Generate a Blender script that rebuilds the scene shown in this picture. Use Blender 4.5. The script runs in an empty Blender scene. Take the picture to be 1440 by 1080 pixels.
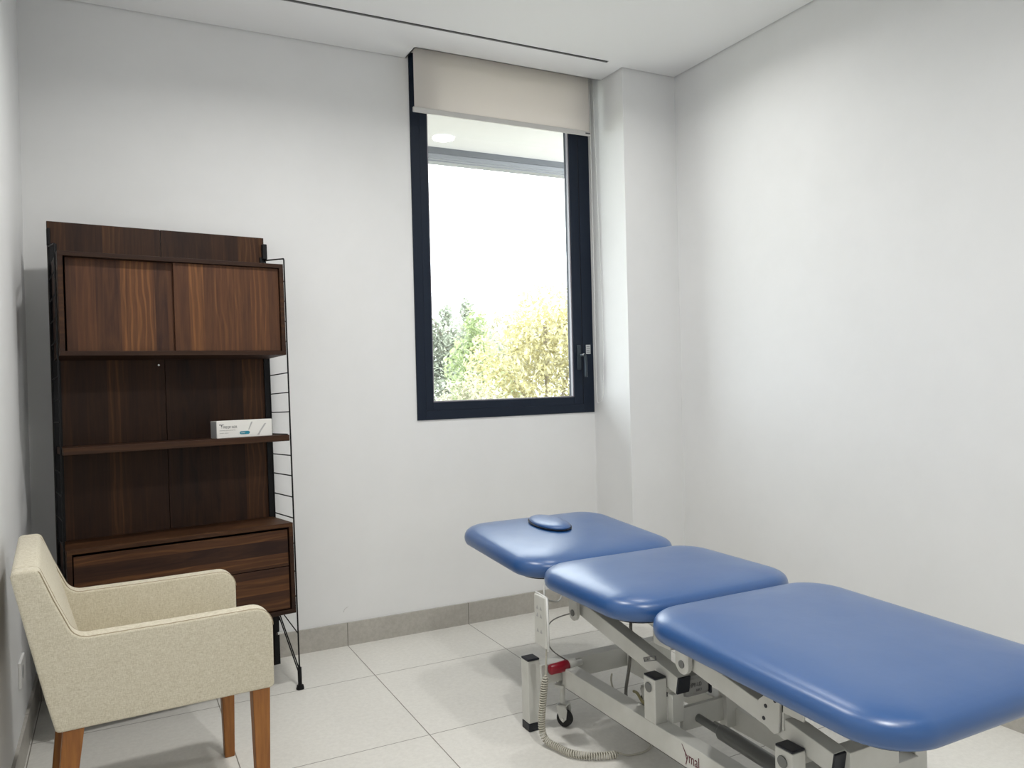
import bpy, bmesh, math, random
from mathutils import Vector, Matrix
random.seed(7)
S = bpy.context.scene
COL = S.collection
PI = math.pi

# ------------------------------------------------------------------ camera
cam_d = bpy.data.cameras.new('camera')
cam_d.sensor_width = 36.0
cam_d.lens = 36.0 * 1102.55 / 1440.0
cam_d.clip_start = 0.05
cam_d.clip_end = 300
cam = bpy.data.objects.new('camera', cam_d)
COL.objects.link(cam)
yaw, pitch, roll = 0.4722, 0.0075, -0.0247
F = Vector((math.sin(yaw) * math.cos(pitch), math.cos(yaw) * math.cos(pitch), -math.sin(pitch)))
R0 = Vector((math.cos(yaw), -math.sin(yaw), 0))
U0 = R0.cross(F)
c_, s_ = math.cos(roll), math.sin(roll)
Rv = R0 * c_ + U0 * s_
Uv = -R0 * s_ + U0 * c_
mw = Matrix((Rv, Uv, -F)).transposed().to_4x4()
mw.translation = Vector((-0.9285, -3.5325, 1.1993))
cam.matrix_world = mw
S.camera = cam

# ------------------------------------------------------------------ sky, lamps, exposure
world = bpy.data.worlds.new('world')
S.world = world
world.use_nodes = True
wn = world.node_tree.nodes
wn['Background'].inputs[0].default_value = (0.93, 0.97, 1.0, 1)
wn['Background'].inputs[1].default_value = 6.6

S.view_settings.view_transform = 'Standard'
S.view_settings.look = 'None'
S.view_settings.exposure = 0.10
S.view_settings.gamma = 1.0
S.view_settings.use_curve_mapping = False

LAMP_W = 17.0
CEIL = 2.727
LAMPS = [(0.97, -1.0), (-0.32, -1.22), (0.0, -3.1), (0.97, -3.1)]
LAMP_GAIN = [0.31, 0.84, 1.25, 0.15]
for (lx, ly), lgain in zip(LAMPS, LAMP_GAIN):
    ld = bpy.data.lights.new('downlight_beam', 'AREA')
    ld.shape = 'DISK'
    ld.size = 0.13
    ld.energy = LAMP_W * lgain
    ld.color = (1.0, 0.985, 0.95)
    ld.spread = math.radians(158)
    lo = bpy.data.objects.new('downlight_beam', ld)
    lo.location = (lx, ly, CEIL - 0.012)
    COL.objects.link(lo)

# ------------------------------------------------------------------ helpers
def link(o):
    COL.objects.link(o)
    return o

def tag(o, label=None, cat=None, group=None, kind=None):
    if label: o['label'] = label
    if cat: o['category'] = cat
    if group: o['group'] = group
    if kind: o['kind'] = kind
    return o

def empty(name, loc, label, cat, rz=0.0, rx=0.0, group=None):
    o = bpy.data.objects.new(name, None)
    o.empty_display_size = 0.1
    o.location = loc
    o.rotation_euler = (rx, 0, rz)
    link(o)
    return tag(o, label, cat, group)

def obj(name, bm, m, parent=None, smooth=False, off=None, angle=None):
    if off is not None:
        bmesh.ops.translate(bm, verts=bm.verts, vec=-Vector(off))
    bmesh.ops.recalc_face_normals(bm, faces=bm.faces)
    me = bpy.data.meshes.new(name)
    bm.to_mesh(me)
    bm.free()
    if isinstance(m, (list, tuple)):
        for x in m: me.materials.append(x)
    else:
        me.materials.append(m)
    if smooth:
        me.polygons.foreach_set('use_smooth', [True] * len(me.polygons))
        if angle:
            me.set_sharp_from_angle(angle=math.radians(angle))
    o = bpy.data.objects.new(name, me)
    link(o)
    if parent: o.parent = parent
    return o

def bevel(o, w, seg=2):
    b = o.modifiers.new('bevel', 'BEVEL')
    b.width = w
    b.segments = seg
    b.limit_method = 'ANGLE'
    b.angle_limit = math.radians(40)
    return o

def box(bm, x0, x1, y0, y1, z0, z1, mi=0):
    vs = [bm.verts.new(p) for p in ((x0,y0,z0),(x1,y0,z0),(x1,y1,z0),(x0,y1,z0),(x0,y0,z1),(x1,y0,z1),(x1,y1,z1),(x0,y1,z1))]
    for f in ((0,3,2,1),(4,5,6,7),(0,1,5,4),(1,2,6,5),(2,3,7,6),(3,0,4,7)):
        fc = bm.faces.new([vs[i] for i in f]); fc.material_index = mi
    return vs

def mbox(*a, **k):
    bm = bmesh.new(); box(bm, *a, **k); return bm

def ring_loft(bm, rings, cap=True, closed=False):
    R = [[bm.verts.new(p) for p in r] for r in rings]
    n = len(R[0])
    for i in range(len(R) - (0 if closed else 1)):
        a, b = R[i], R[(i + 1) % len(R)]
        for j in range(n):
            bm.faces.new((a[j], a[(j+1) % n], b[(j+1) % n], b[j]))
    if cap and not closed:
        bm.faces.new(R[0][::-1]); bm.faces.new(R[-1])
    return R

def frame_of(d, up=None):
    d = d.normalized()
    up = up or (Vector((0, 0, 1)) if abs(d.z) < 0.9 else Vector((1, 0, 0)))
    a = d.cross(up).normalized()
    return a, a.cross(d).normalized()

def tube(bm, pts, r, seg=10, cap=True):
    pts = [Vector(p) for p in pts]
    rings = []
    d0 = (pts[1] - pts[0]).normalized()
    a, b = frame_of(d0)
    for i, p in enumerate(pts):
        if i == 0: d = pts[1] - pts[0]
        elif i == len(pts) - 1: d = pts[-1] - pts[-2]
        else: d = (pts[i+1] - p).normalized() + (p - pts[i-1]).normalized()
        d.normalize()
        a = (a - d * a.dot(d)).normalized()
        b = d.cross(a)
        rr = r[i] if isinstance(r, (list, tuple)) else r
        rings.append([p + a * rr * math.cos(t) + b * rr * math.sin(t) for t in [2*PI*k/seg for k in range(seg)]])
    ring_loft(bm, rings, cap)
    return bm

def mtube(pts, r, seg=10):
    return tube(bmesh.new(), pts, r, seg)

def beam(bm, p, q, w, h, side=Vector((1, 0, 0))):
    """rectangular bar from p to q: w along side, h across"""
    p, q = Vector(p), Vector(q)
    d = (q - p).normalized()
    s = (side - d * side.dot(d)).normalized()
    u = d.cross(s)
    rings = [[c + s*w/2*i + u*h/2*j for i, j in ((1,1),(-1,1),(-1,-1),(1,-1))] for c in (p, q)]
    ring_loft(bm, rings)
    return bm

def smooth_path(pts, n=8):
    pts = [Vector(p) for p in pts]
    P = [pts[0]] + pts + [pts[-1]]
    out = []
    for i in range(1, len(P) - 2):
        for k in range(n):
            t = k / n
            a, b, c, d = P[i-1], P[i], P[i+1], P[i+2]
            out.append(0.5 * ((2*b) + (c-a)*t + (2*a-5*b+4*c-d)*t*t + (-a+3*b-3*c+d)*t**3))
    out.append(pts[-1])
    return out

def prism(bm, pts2, f0, f1, place):
    """extrude outline pts2 between offsets f0 and f1; place(a, b, f) -> point"""
    r0 = [place(a, b, f0) for a, b in pts2]
    r1 = [place(a, b, f1) for a, b in pts2]
    ring_loft(bm, [r0, r1])
    return bm

def arc(cx, cy, r, a0, a1, n=8):
    return [(cx + r*math.cos(a0 + (a1-a0)*i/n), cy + r*math.sin(a0 + (a1-a0)*i/n)) for i in range(n+1)]

def text_obj(name, s, size, m, parent, mat4, extrude=0.0004, font_scale_x=1.0):
    cu = bpy.data.curves.new('lettering', 'FONT')
    cu.body = s; cu.size = size; cu.extrude = extrude
    cu.align_x = 'LEFT'
    t = bpy.data.objects.new('lettering_tmp', cu)
    COL.objects.link(t)
    bpy.context.view_layer.update()
    dg = bpy.context.evaluated_depsgraph_get()
    me = bpy.data.meshes.new_from_object(t.evaluated_get(dg))
    bpy.data.objects.remove(t); bpy.data.curves.remove(cu)
    me.transform(Matrix.Diagonal((font_scale_x, 1, 1, 1)))
    me.transform(mat4)
    me.materials.clear(); me.materials.append(m)
    o = bpy.data.objects.new(name, me)
    link(o)
    o.parent = parent
    return o

def basis(o, x, y):
    x = Vector(x).normalized(); y = Vector(y).normalized(); z = x.cross(y)
    m = Matrix((x, y, z)).transposed().to_4x4()
    m.translation = Vector(o)
    return m

# ------------------------------------------------------------------ materials
def mat(name, col, rough=0.5, metal=0.0, spec=0.5, coat=0.0):
    m = bpy.data.materials.new(name)
    m.use_nodes = True
    b = m.node_tree.nodes['Principled BSDF']
    b.inputs['Base Color'].default_value = (*col, 1)
    b.inputs['Roughness'].default_value = rough
    b.inputs['Metallic'].default_value = metal
    b.inputs['Specular IOR Level'].default_value = spec
    b.inputs['Coat Weight'].default_value = coat
    return m

def nd(m, t, **k):
    n = m.node_tree.nodes.new(t)
    for a, v in k.items(): setattr(n, a, v)
    return n

def lk(m, a, b): m.node_tree.links.new(a, b)

def bsdf(m): return m.node_tree.nodes['Principled BSDF']

def coords(m, scale=(1, 1, 1), rot=(0, 0, 0)):
    tc = nd(m, 'ShaderNodeTexCoord'); mp = nd(m, 'ShaderNodeMapping')
    mp.inputs['Scale'].default_value = scale; mp.inputs['Rotation'].default_value = rot
    lk(m, tc.outputs['Object'], mp.inputs['Vector'])
    return mp.outputs['Vector']

def noise(m, vec, scale, detail=3, rough=0.5, dist=0.0):
    n = nd(m, 'ShaderNodeTexNoise')
    n.inputs['Scale'].default_value = scale; n.inputs['Detail'].default_value = detail
    n.inputs['Roughness'].default_value = rough; n.inputs['Distortion'].default_value = dist
    lk(m, vec, n.inputs['Vector'])
    return n.outputs['Fac']

def ramp(m, fac, stops, interp='LINEAR'):
    r = nd(m, 'ShaderNodeValToRGB')
    r.color_ramp.interpolation = interp
    e = r.color_ramp.elements
    while len(e) < len(stops): e.new(0.5)
    for i, (p, c) in enumerate(stops):
        e[i].position = p; e[i].color = (*c, 1)
    lk(m, fac, r.inputs['Fac'])
    return r.outputs['Color']

def bump(m, h, strength=0.2, dist=0.002):
    b = nd(m, 'ShaderNodeBump')
    b.inputs['Strength'].default_value = strength; b.inputs['Distance'].default_value = dist
    lk(m, h, b.inputs['Height']); lk(m, b.outputs['Normal'], bsdf(m).inputs['Normal'])

def mixc(m, fac, a, b, mode='MIX'):
    x = nd(m, 'ShaderNodeMix', data_type='RGBA', blend_type=mode)
    if isinstance(fac, float): x.inputs[0].default_value = fac
    else: lk(m, fac, x.inputs[0])
    for i, v in ((6, a), (7, b)):
        if isinstance(v, tuple): x.inputs[i].default_value = (*v, 1)
        else: lk(m, v, x.inputs[i])
    return x.outputs[2]

def math_(m, op, a, b=None):
    n = nd(m, 'ShaderNodeMath', operation=op)
    for i, v in enumerate((a, b)):
        if v is None: continue
        if isinstance(v, (int, float)): n.inputs[i].default_value = v
        else: lk(m, v, n.inputs[i])
    return n.outputs[0]

# painted wall with faint scuffs
M_wall = mat('painted_wall', (0.78, 0.785, 0.775), 0.55, spec=0.3)
v = coords(M_wall)
sc = noise(M_wall, v, 2.3, 5, 0.65)
lk(M_wall, ramp(M_wall, sc, [(0.3, (0.80, 0.805, 0.805)), (0.6, (0.83, 0.834, 0.835)), (0.8, (0.815, 0.818, 0.818))]), bsdf(M_wall).inputs['Base Color'])
bump(M_wall, noise(M_wall, v, 90, 3), 0.08, 0.001)
M_ceil = mat('ceiling_paint', (0.92, 0.92, 0.92), 0.8, spec=0.2)
M_dark = mat('dark_void', (0.02, 0.02, 0.02), 0.9)

# floor tile
def tile_mat(name, base, lo, joint, px, ox, py, oy, w=0.0035, use_y=True, rough=0.38):
    m = mat(name, base, rough, spec=0.4)
    v = coords(m)
    n1 = noise(m, v, 1.7, 6, 0.7, 0.4)
    n2 = noise(m, v, 60, 4, 0.7)
    c = ramp(m, n1, [(0.3, lo), (0.7, base)])
    c = mixc(m, 0.12, c, ramp(m, n2, [(0.35, (0.25, 0.24, 0.22)), (0.65, (0.8, 0.79, 0.76))]))
    sp = nd(m, 'ShaderNodeSeparateXYZ'); lk(m, v, sp.inputs[0])
    def line(co, p, o):
        t = math_(m, 'PINGPONG', math_(m, 'SUBTRACT', co, o), p / 2)
        return math_(m, 'LESS_THAN', t, w / 2)
    j = line(sp.outputs[0], px, ox)
    if use_y: j = math_(m, 'MAXIMUM', j, line(sp.outputs[1], py, oy))
    lk(m, mixc(m, j, c, joint), bsdf(m).inputs['Base Color'])
    bump(m, math_(m, 'SUBTRACT', 1.0, j), 0.5, 0.001)
    rr = ramp(m, n1, [(0.3, (rough-.06,)*3), (0.7, (rough+.08,)*3)])
    lk(m, rr, bsdf(m).inputs['Roughness'])
    return m
M_floor = tile_mat('floor_tile', (0.80, 0.785, 0.735), (0.74, 0.725, 0.68), (0.22, 0.20, 0.17), 0.6, 0.0, 0.618, -0.4201, 0.0032)
M_base = tile_mat('skirting_tile', (0.50, 0.475, 0.43), (0.41, 0.39, 0.35), (0.22, 0.21, 0.18), 0.6, 0.0, 0.6, 0.0, 0.004)
M_base_y = tile_mat('skirting_tile_side', (0.50, 0.475, 0.43), (0.41, 0.39, 0.35), (0.22, 0.21, 0.18), 50.0, 25.0, 0.618, -0.4201, 0.004)

def wood(name, vertical=True, bright=1.0, seed=0.0, plank=0.052):
    """walnut veneer: planks of uneven tone, fine grain, cathedral figure on the lighter ones"""
    m = mat(name, (0.06, 0.03, 0.018), 0.5, spec=0.2)
    b = bright
    raw = coords(m)
    sp = nd(m, 'ShaderNodeSeparateXYZ'); lk(m, raw, sp.inputs[0])
    across = sp.outputs[0 if vertical else 2]
    flat = coords(m, (1, 0, 0) if vertical else (0, 0, 1))
    wob = noise(m, flat, 9, 1, 0.5)
    a = math_(m, 'ADD', math_(m, 'DIVIDE', across, plank), math_(m, 'MULTIPLY', wob, 2.2))
    idx = math_(m, 'FLOOR', math_(m, 'ADD', a, seed))
    wn = nd(m, 'ShaderNodeTexWhiteNoise', noise_dimensions='1D'); lk(m, idx, wn.inputs['W'])
    tone = wn.outputs['Value']
    g = noise(m, coords(m, (1, 1, 0.035) if vertical else (0.035, 1, 1)), 110, 6, 0.65, 0.3)
    soft = noise(m, coords(m, (1, 1, 0.12) if vertical else (0.12, 1, 1)), 26, 4, 0.6, 1.2)
    w = nd(m, 'ShaderNodeTexWave', wave_type='BANDS', bands_direction='X' if vertical else 'Z')
    w.inputs['Scale'].default_value = 14; w.inputs['Distortion'].default_value = 9
    w.inputs['Detail'].default_value = 2; w.inputs['Detail Scale'].default_value = 0.8
    lk(m, coords(m, (1, 1, 0.28) if vertical else (0.28, 1, 1)), w.inputs['Vector'])
    c = ramp(m, tone, [(0.0, (0.022*b, 0.010*b, 0.0075*b)), (0.45, (0.038*b, 0.0165*b, 0.010*b)), (0.72, (0.060*b, 0.025*b, 0.012*b)), (1.0, (0.092*b, 0.038*b, 0.015*b))])
    c = mixc(m, ramp(m, soft, [(0.35, (0, 0, 0)), (0.7, (0.6, 0.6, 0.6))]), c, (0.075*b, 0.033*b, 0.014*b))
    msk = math_(m, 'MULTIPLY', ramp(m, w.outputs['Fac'], [(0.6, (0, 0, 0)), (0.95, (0.5, 0.5, 0.5))]), ramp(m, tone, [(0.55, (0.0,)*3), (0.8, (1, 1, 1))]))
    c = mixc(m, msk, c, (0.15*b, 0.066*b, 0.024*b))
    c = mixc(m, ramp(m, g, [(0.4, (0, 0, 0)), (0.75, (0.6, 0.6, 0.6))]), c, (0.015*b, 0.007*b, 0.006*b))
    lk(m, c, bsdf(m).inputs['Base Color'])
    bump(m, g, 0.15, 0.0005)
    return m
M_wood_v = wood('walnut_vertical', True, 0.85, 3.0)
M_wood_door = wood('walnut_door', True, 1.7, 11.0, 0.06)
M_wood_h = wood('walnut_horizontal', False, 1.15, 5.0, 0.045)
M_wood_edge = wood('walnut_edge', False, 0.72, 2.0, 0.2)
M_black = mat('black_metal', (0.005, 0.005, 0.006), 0.55, 0.0, spec=0.25)
M_chrome = mat('screw_metal', (0.7, 0.7, 0.68), 0.25, 0.9)
M_navy = mat('navy_window_frame', (0.0080, 0.0145, 0.0290), 0.5, spec=0.25)
M_navy2 = mat('window_gasket', (0.004, 0.005, 0.008), 0.6)
M_bead = mat('glazing_bead', (0.25, 0.24, 0.27), 0.4)
M_silver = mat('handle_dark_metal', (0.05, 0.065, 0.08), 0.3, 0.6)
M_white = mat('white_plastic', (0.78, 0.78, 0.76), 0.35)

# roller blind cloth
M_blind = mat('blind_cloth', (0.80, 0.78, 0.74), 0.8, spec=0.2)
vb = coords(M_blind, (1, 1, 1))
bump(M_blind, noise(M_blind, vb, 400, 2), 0.15, 0.0005)
_nt = M_blind.node_tree
_tl = _nt.nodes.new('ShaderNodeBsdfTranslucent'); _tl.inputs[0].default_value = (0.84, 0.79, 0.77, 1)
_mx = _nt.nodes.new('ShaderNodeMixShader'); _mx.inputs[0].default_value = 0.55
_nt.links.new(bsdf(M_blind).outputs[0], _mx.inputs[1]); _nt.links.new(_tl.outputs[0], _mx.inputs[2])
_nt.links.new(_mx.outputs[0], _nt.nodes['Material Output'].inputs[0])

# glass: clear pane with a faint mirror reflection
M_glass = bpy.data.materials.new('window_glass')
M_glass.use_nodes = True
nt = M_glass.node_tree
nt.nodes.remove(nt.nodes['Principled BSDF'])
tr = nt.nodes.new('ShaderNodeBsdfTransparent'); tr.inputs[0].default_value = (0.96, 0.98, 0.975, 1)
gl = nt.nodes.new('ShaderNodeBsdfGlossy'); gl.inputs['Roughness'].default_value = 0.01
mx = nt.nodes.new('ShaderNodeMixShader'); mx.inputs[0].default_value = 0.05
nt.links.new(tr.outputs[0], mx.inputs[1]); nt.links.new(gl.outputs[0], mx.inputs[2])
nt.links.new(mx.outputs[0], nt.nodes['Material Output'].inputs[0])

def emit(name, col, strength):
    m = mat(name, (0.8, 0.8, 0.8), 0.5)
    bsdf(m).inputs['Emission Color'].default_value = (*col, 1)
    bsdf(m).inputs['Emission Strength'].default_value = strength
    return m
M_lamp = emit('lamp_diffuser', (1.0, 0.98, 0.94), 6.0)

# blue vinyl
M_vinyl = mat('blue_vinyl', (0.014, 0.082, 0.260), 0.36, spec=0.55, coat=0.7)
bsdf(M_vinyl).inputs['Coat Roughness'].default_value = 0.33
v = coords(M_vinyl)
big = noise(M_vinyl, v, 9, 3, 0.5)
fine = noise(M_vinyl, v, 260, 2, 0.5)
bump(M_vinyl, math_(M_vinyl, 'ADD', math_(M_vinyl, 'MULTIPLY', big, 1.0), math_(M_vinyl, 'MULTIPLY', fine, 0.06)), 0.22, 0.006)
lk(M_vinyl, ramp(M_vinyl, noise(M_vinyl, v, 4, 3), [(0.3, (0.33,)*3), (0.7, (0.42,)*3)]), bsdf(M_vinyl).inputs['Roughness'])
M_vinyl_dark = mat('dark_underlay', (0.01, 0.012, 0.02), 0.6)

M_grey = mat('grey_powder_coat', (0.64, 0.64, 0.61), 0.42, spec=0.45)
v = coords(M_grey)
lk(M_grey, ramp(M_grey, noise(M_grey, v, 12, 4), [(0.3, (0.60, 0.60, 0.56)), (0.7, (0.67, 0.67, 0.635))]), bsdf(M_grey).inputs['Base Color'])
M_greyd = mat('grey_actuator_metal', (0.19, 0.195, 0.19), 0.35, 0.4)
M_cap = mat('black_plastic_cap', (0.008, 0.010, 0.018), 0.45)
M_rubber = mat('black_rubber', (0.012, 0.012, 0.013), 0.7)
M_red = mat('red_plastic', (0.27, 0.004, 0.018), 0.35)
M_redtext = mat('dark_red_print', (0.11, 0.008, 0.02), 0.5)
M_coil = mat('cream_cable', (0.50, 0.48, 0.41), 0.5)
M_cable = mat('grey_cable', (0.17, 0.165, 0.15), 0.5)
M_ink = mat('grey_ink', (0.10, 0.10, 0.11), 0.6)
M_ink_soft = mat('pale_grey_ink', (0.42, 0.42, 0.42), 0.6)
M_teal = mat('teal_print', (0.01, 0.20, 0.28), 0.5)
M_box = mat('white_carton', (0.74, 0.73, 0.70), 0.45)
M_boxside = mat('carton_flap', (0.50, 0.52, 0.53), 0.5)

# cream woven fabric
M_fab = mat('cream_fabric', (0.62, 0.55, 0.42), 0.85, spec=0.15)
bsdf(M_fab).inputs['Sheen Weight'].default_value = 0.15
v = coords(M_fab)
def weave(sx, sy, sz): return noise(M_fab, coords(M_fab, (sx, sy, sz)), 1.0, 3, 0.7)
w1 = weave(120, 120, 900); w2 = weave(900, 900, 120)
ws = math_(M_fab, 'ADD', math_(M_fab, 'MULTIPLY', w1, 0.5), math_(M_fab, 'MULTIPLY', w2, 0.5))
lk(M_fab, ramp(M_fab, ws, [(0.36, (0.46, 0.41, 0.30)), (0.5, (0.61, 0.56, 0.44)), (0.64, (0.72, 0.68, 0.57))]), bsdf(M_fab).inputs['Base Color'])
bump(M_fab, ws, 0.35, 0.0012)
M_seam = mat('seam_thread', (0.33, 0.27, 0.18), 0.8)
M_leg = mat('orange_brown_wood', (0.30, 0.105, 0.028), 0.4, spec=0.45)
v = coords(M_leg, (1, 1, 0.08))
lk(M_leg, ramp(M_leg, noise(M_leg, v, 90, 5, 0.6), [(0.3, (0.20, 0.066, 0.012)), (0.7, (0.34, 0.135, 0.026))]), bsdf(M_leg).inputs['Base Color'])

# ------------------------------------------------------------------ room shell
XL, XR, XC, YC = -1.2159, 1.6958, 1.3698, -0.3195
YB = -4.6
G = 0.006
def struct(name, bm, m, **k): return tag(obj(name, bm, m, **k), kind='structure')

struct('floor', mbox(XL-.2, XR+.2, YB-.2, 0.25, -0.12, 0.0), M_floor)
bm = bmesh.new()
CT = CEIL + 0.02
box(bm, XL+G, XR-G, YB+G, -.361, CEIL, CT)
box(bm, XL+G, -1.0, -.361, -.345, CEIL, CT)
box(bm, 1.262, XR-G, -.361, -.345, CEIL, CT)
box(bm, XL+G, XR-G, -.345, YC-G, CEIL, CT)
box(bm, XL+G, XC-G, YC-G, -.134, CEIL, CT)
box(bm, XL+G, .352, -.134, -G, CEIL, CT)
struct('ceiling', bm, M_ceil)
# slab above the suspended ceiling; dark void around its edges
struct('ceiling_slab', mbox(XL-.2, XR+.2, YB-.2, 0.25, CEIL+.18, CEIL+.3), M_dark)
struct('wall_left', mbox(XL-.2, XL, YB-.2, 0.0, 0, CEIL+.18), M_wall)
struct('wall_right', mbox(XR, XR+.2, YB-.2, 0.0, 0, CEIL+.18), M_wall)
struct('wall_rear', mbox(XL, XR, YB-.2, YB, 0, CEIL+.18), M_wall)
WL, WR, WB, WT = .364, 1.364, 1.008, CEIL+.03
bm = bmesh.new()
box(bm, XL-.2, WL, 0, .25, 0, CEIL+.18)
box(bm, WR, XR+.2, 0, .25, 0, CEIL+.18)
box(bm, WL, WR, 0, .25, 0, WB)
box(bm, WL, WR, 0, .25, WT, CEIL+.18)
struct('wall_back', bm, M_wall)
struct('wall_column', mbox(XC, XR, YC, 0, 0, CEIL+.18), M_wall)
BH = .1034
struct('baseboard_back', mbox(XL+.01, XC, -.010, 0, 0, BH), M_base)
struct('baseboard_left', mbox(XL, XL+.010, YB+.01, 0, 0, BH), M_base_y)
struct('baseboard_right', mbox(XR-.010, XR, YB+.01, YC-.01, 0, BH), M_base_y)
bm = bmesh.new()
box(bm, XC-.010, XC, YC-.010, -.010, 0, BH); box(bm, XC, XR-.01, YC-.010, YC, 0, BH)
struct('baseboard_column', bm, M_base)
# plaster return of the blind pocket
struct('trim_1', mbox(.346, .352, -.134, -.001, CEIL-.0, CEIL+.15), M_ceil)
struct('trim_2', mbox(.352, XC, -.140, -.134, CEIL-.0, CEIL+.15), M_ceil)

# linear air slot
t = empty('air_slot_diffuser', (.131, -.353, CEIL), 'long black linear air slot in the ceiling in front of the blind', 'air vent')
bm = bmesh.new()
box(bm, -1.0, 1.262, -.361, -.352, CEIL+.012, CEIL+.018)
box(bm, -1.0, 1.262, -.3615, -.3605, CEIL-.001, CEIL+.018)
obj('slot_channel', bm, M_dark, t, off=t.location)
bm = bmesh.new()
box(bm, -1.0, 1.262, -.352, -.344, CEIL-.0015, CEIL+.004)
obj('slot_flange', bm, mat('grey_flange', (0.22, 0.22, 0.22), 0.5), t, off=t.location)

# downlights
dl_labels = ['round recessed downlight in the ceiling above the armchair, just out of view',
             'round recessed ceiling downlight above the treatment couch, cut by the top edge',
             'round recessed downlight in the ceiling behind the viewer, nearer the left wall',
             'round recessed downlight in the ceiling behind the viewer, nearer the right wall']
for (lx, ly), lab in zip(LAMPS, [dl_labels[1], dl_labels[0], dl_labels[2], dl_labels[3]]):
    t = empty('ceiling_downlight', (lx, ly, CEIL), lab, 'ceiling light', group='recessed ceiling downlights')
    bm = bmesh.new()
    rings = []
    for r, z in ((.072, -.001), (.078, -.006), (.088, -.004), (.09, 0.0), (.09, .002), (.070, .002)):
        rings.append([(r*math.cos(a), r*math.sin(a), z) for a in [2*PI*k/40 for k in range(40)]])
    ring_loft(bm, rings, closed=True)
    obj('trim_ring', bm, M_ceil, t, smooth=True)
    bm = bmesh.new()
    ring_loft(bm, [[(.071*math.cos(a), .071*math.sin(a), z) for a in [2*PI*k/40 for k in range(40)]] for z in (-.003, .001)])
    obj('diffuser', bm, M_lamp, t)

# ------------------------------------------------------------------ window
t = empty('window_1', (.864, .0, WB), None, None); t['kind'] = 'structure'
wo = t.location
def frame_ring(bm, x0, x1, z0, z1, w, y0, y1, wr=None, wb=None):
    wr = wr or w; wb = wb or w
    box(bm, x0, x0+w, y0, y1, z0, z1); box(bm, x1-wr, x1, y0, y1, z0, z1)
    box(bm, x0+w, x1-wr, y0, y1, z0, z0+wb); box(bm, x0+w, x1-wr, y0, y1, z1-w, z1)
bm = bmesh.new(); frame_ring(bm, WL, WR, WB, WT, .045, -.006, .07, wr=.066)
o = obj('window_frame', bm, M_navy, t, off=wo); bevel(o, .0015)
bm = bmesh.new(); frame_ring(bm, WL+.0448, WR-.070, WB+.0448, WT-.046, .0392, -.006, .05, wr=.052)
sash = obj('sash', bm, M_navy, t, off=wo); bevel(sash, .002)
bm = bmesh.new(); box(bm, WR-.0705, WR-.0655, -.003, .03, WB+.046, WT-.05)
obj('gasket', bm, M_navy2, t, off=wo)
gx0, gx1, gz0, gz1 = WL+.084, WR-.122, WB+.084, WT-.084
bm = bmesh.new(); frame_ring(bm, gx0, gx1, gz0, gz1, .006, .000, .018)
obj('glazing_bead', bm, M_bead, t, off=wo)
obj('pane', mbox(gx0, gx1, .020, .028, gz0, gz1), M_glass, t, off=wo)
# handle
hx, hz = 1.272, 1.30
h = obj('handle', mbox(hx-.012, hx+.010, -.014, -.004, hz-.065, hz+.065), M_silver, sash, off=wo); bevel(h, .003)
bm = bmesh.new()
tube(bm, smooth_path([(hx, -.014, hz+.01), (hx, -.045, hz+.012), (hx+.012, -.052, hz+.004), (hx+.016, -.052, hz-.04), (hx+.016, -.05, hz-.105)], 6), .0075, 12)
obj('lever', bm, M_silver, h, smooth=True, off=wo)
bm = bmesh.new(); tube(bm, [(hx+.001, -.0535, hz+.013), (hx+.001, -.0545, hz+.013)], .006, 12)
obj('lever_cap', bm, M_chrome, h, off=wo)
# sticker on the frame
st = tag(obj('sticker', mbox(1.318, 1.346, -.0072, -.0062, 1.318, 1.366), mat('pale_sticker', (0.55, 0.57, 0.58), 0.5), None),
         'small pale rectangular sticker on the navy window frame beside the handle', 'sticker')
for k in range(4):
    obj('printed_line', mbox(1.321, 1.343-.003*(k % 2), -.0076, -.0070, 1.326+.010*k, 1.329+.010*k), M_ink, st)

# roller blind
bx0, bx1, bz, by = .346, 1.308, 2.452, -.108
t = empty('roller_blind', ((bx0+bx1)/2, by, bz), 'white roller blind pulled a little way down over the top of the window', 'blind')
o_ = t.location
bm = bmesh.new()
box(bm, bx0+.004, bx1-.002, by-.0006, by+.0006, bz, CEIL+.10)
obj('cloth', bm, M_blind, t, off=o_)
bm = bmesh.new(); tube(bm, [(bx0, by+.03, CEIL+.105), (bx1, by+.03, CEIL+.105)], .03, 20)
obj('roller_tube', bm, M_blind, t, smooth=True, off=o_, angle=40)
bm = bmesh.new(); box(bm, bx0-.004, bx1+.002, by-.007, by+.007, bz-.012, bz+.012)
o = obj('bottom_bar', bm, mat('blind_bar', (0.60, 0.59, 0.57), 0.5), t, off=o_); bevel(o, .004, 3)
bm = bmesh.new(); tube(bm, [(bx1-.03, by-.0075, bz-.001), (bx1-.004, by-.0075, bz-.001)], .0035, 8)
obj('bar_end_clip', bm, M_ink, t, off=o_)
# bead chain
bm = bmesh.new()
ch = smooth_path([(1.333, -.075, CEIL+.08), (1.334, -.075, 2.0), (1.335, -.074, 1.5), (1.337, -.07, 1.15), (1.343, -.066, 1.07), (1.346, -.075, 1.058), (1.351, -.095, 1.075), (1.357, -.105, 1.15), (1.361, -.105, 1.5), (1.360, -.09, 2.0), (1.350, -.08, CEIL+.08)], 30)
tube(bm, ch, .0017, 6)
obj('pull_chain', bm, M_white, t, smooth=True, off=o_)

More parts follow.
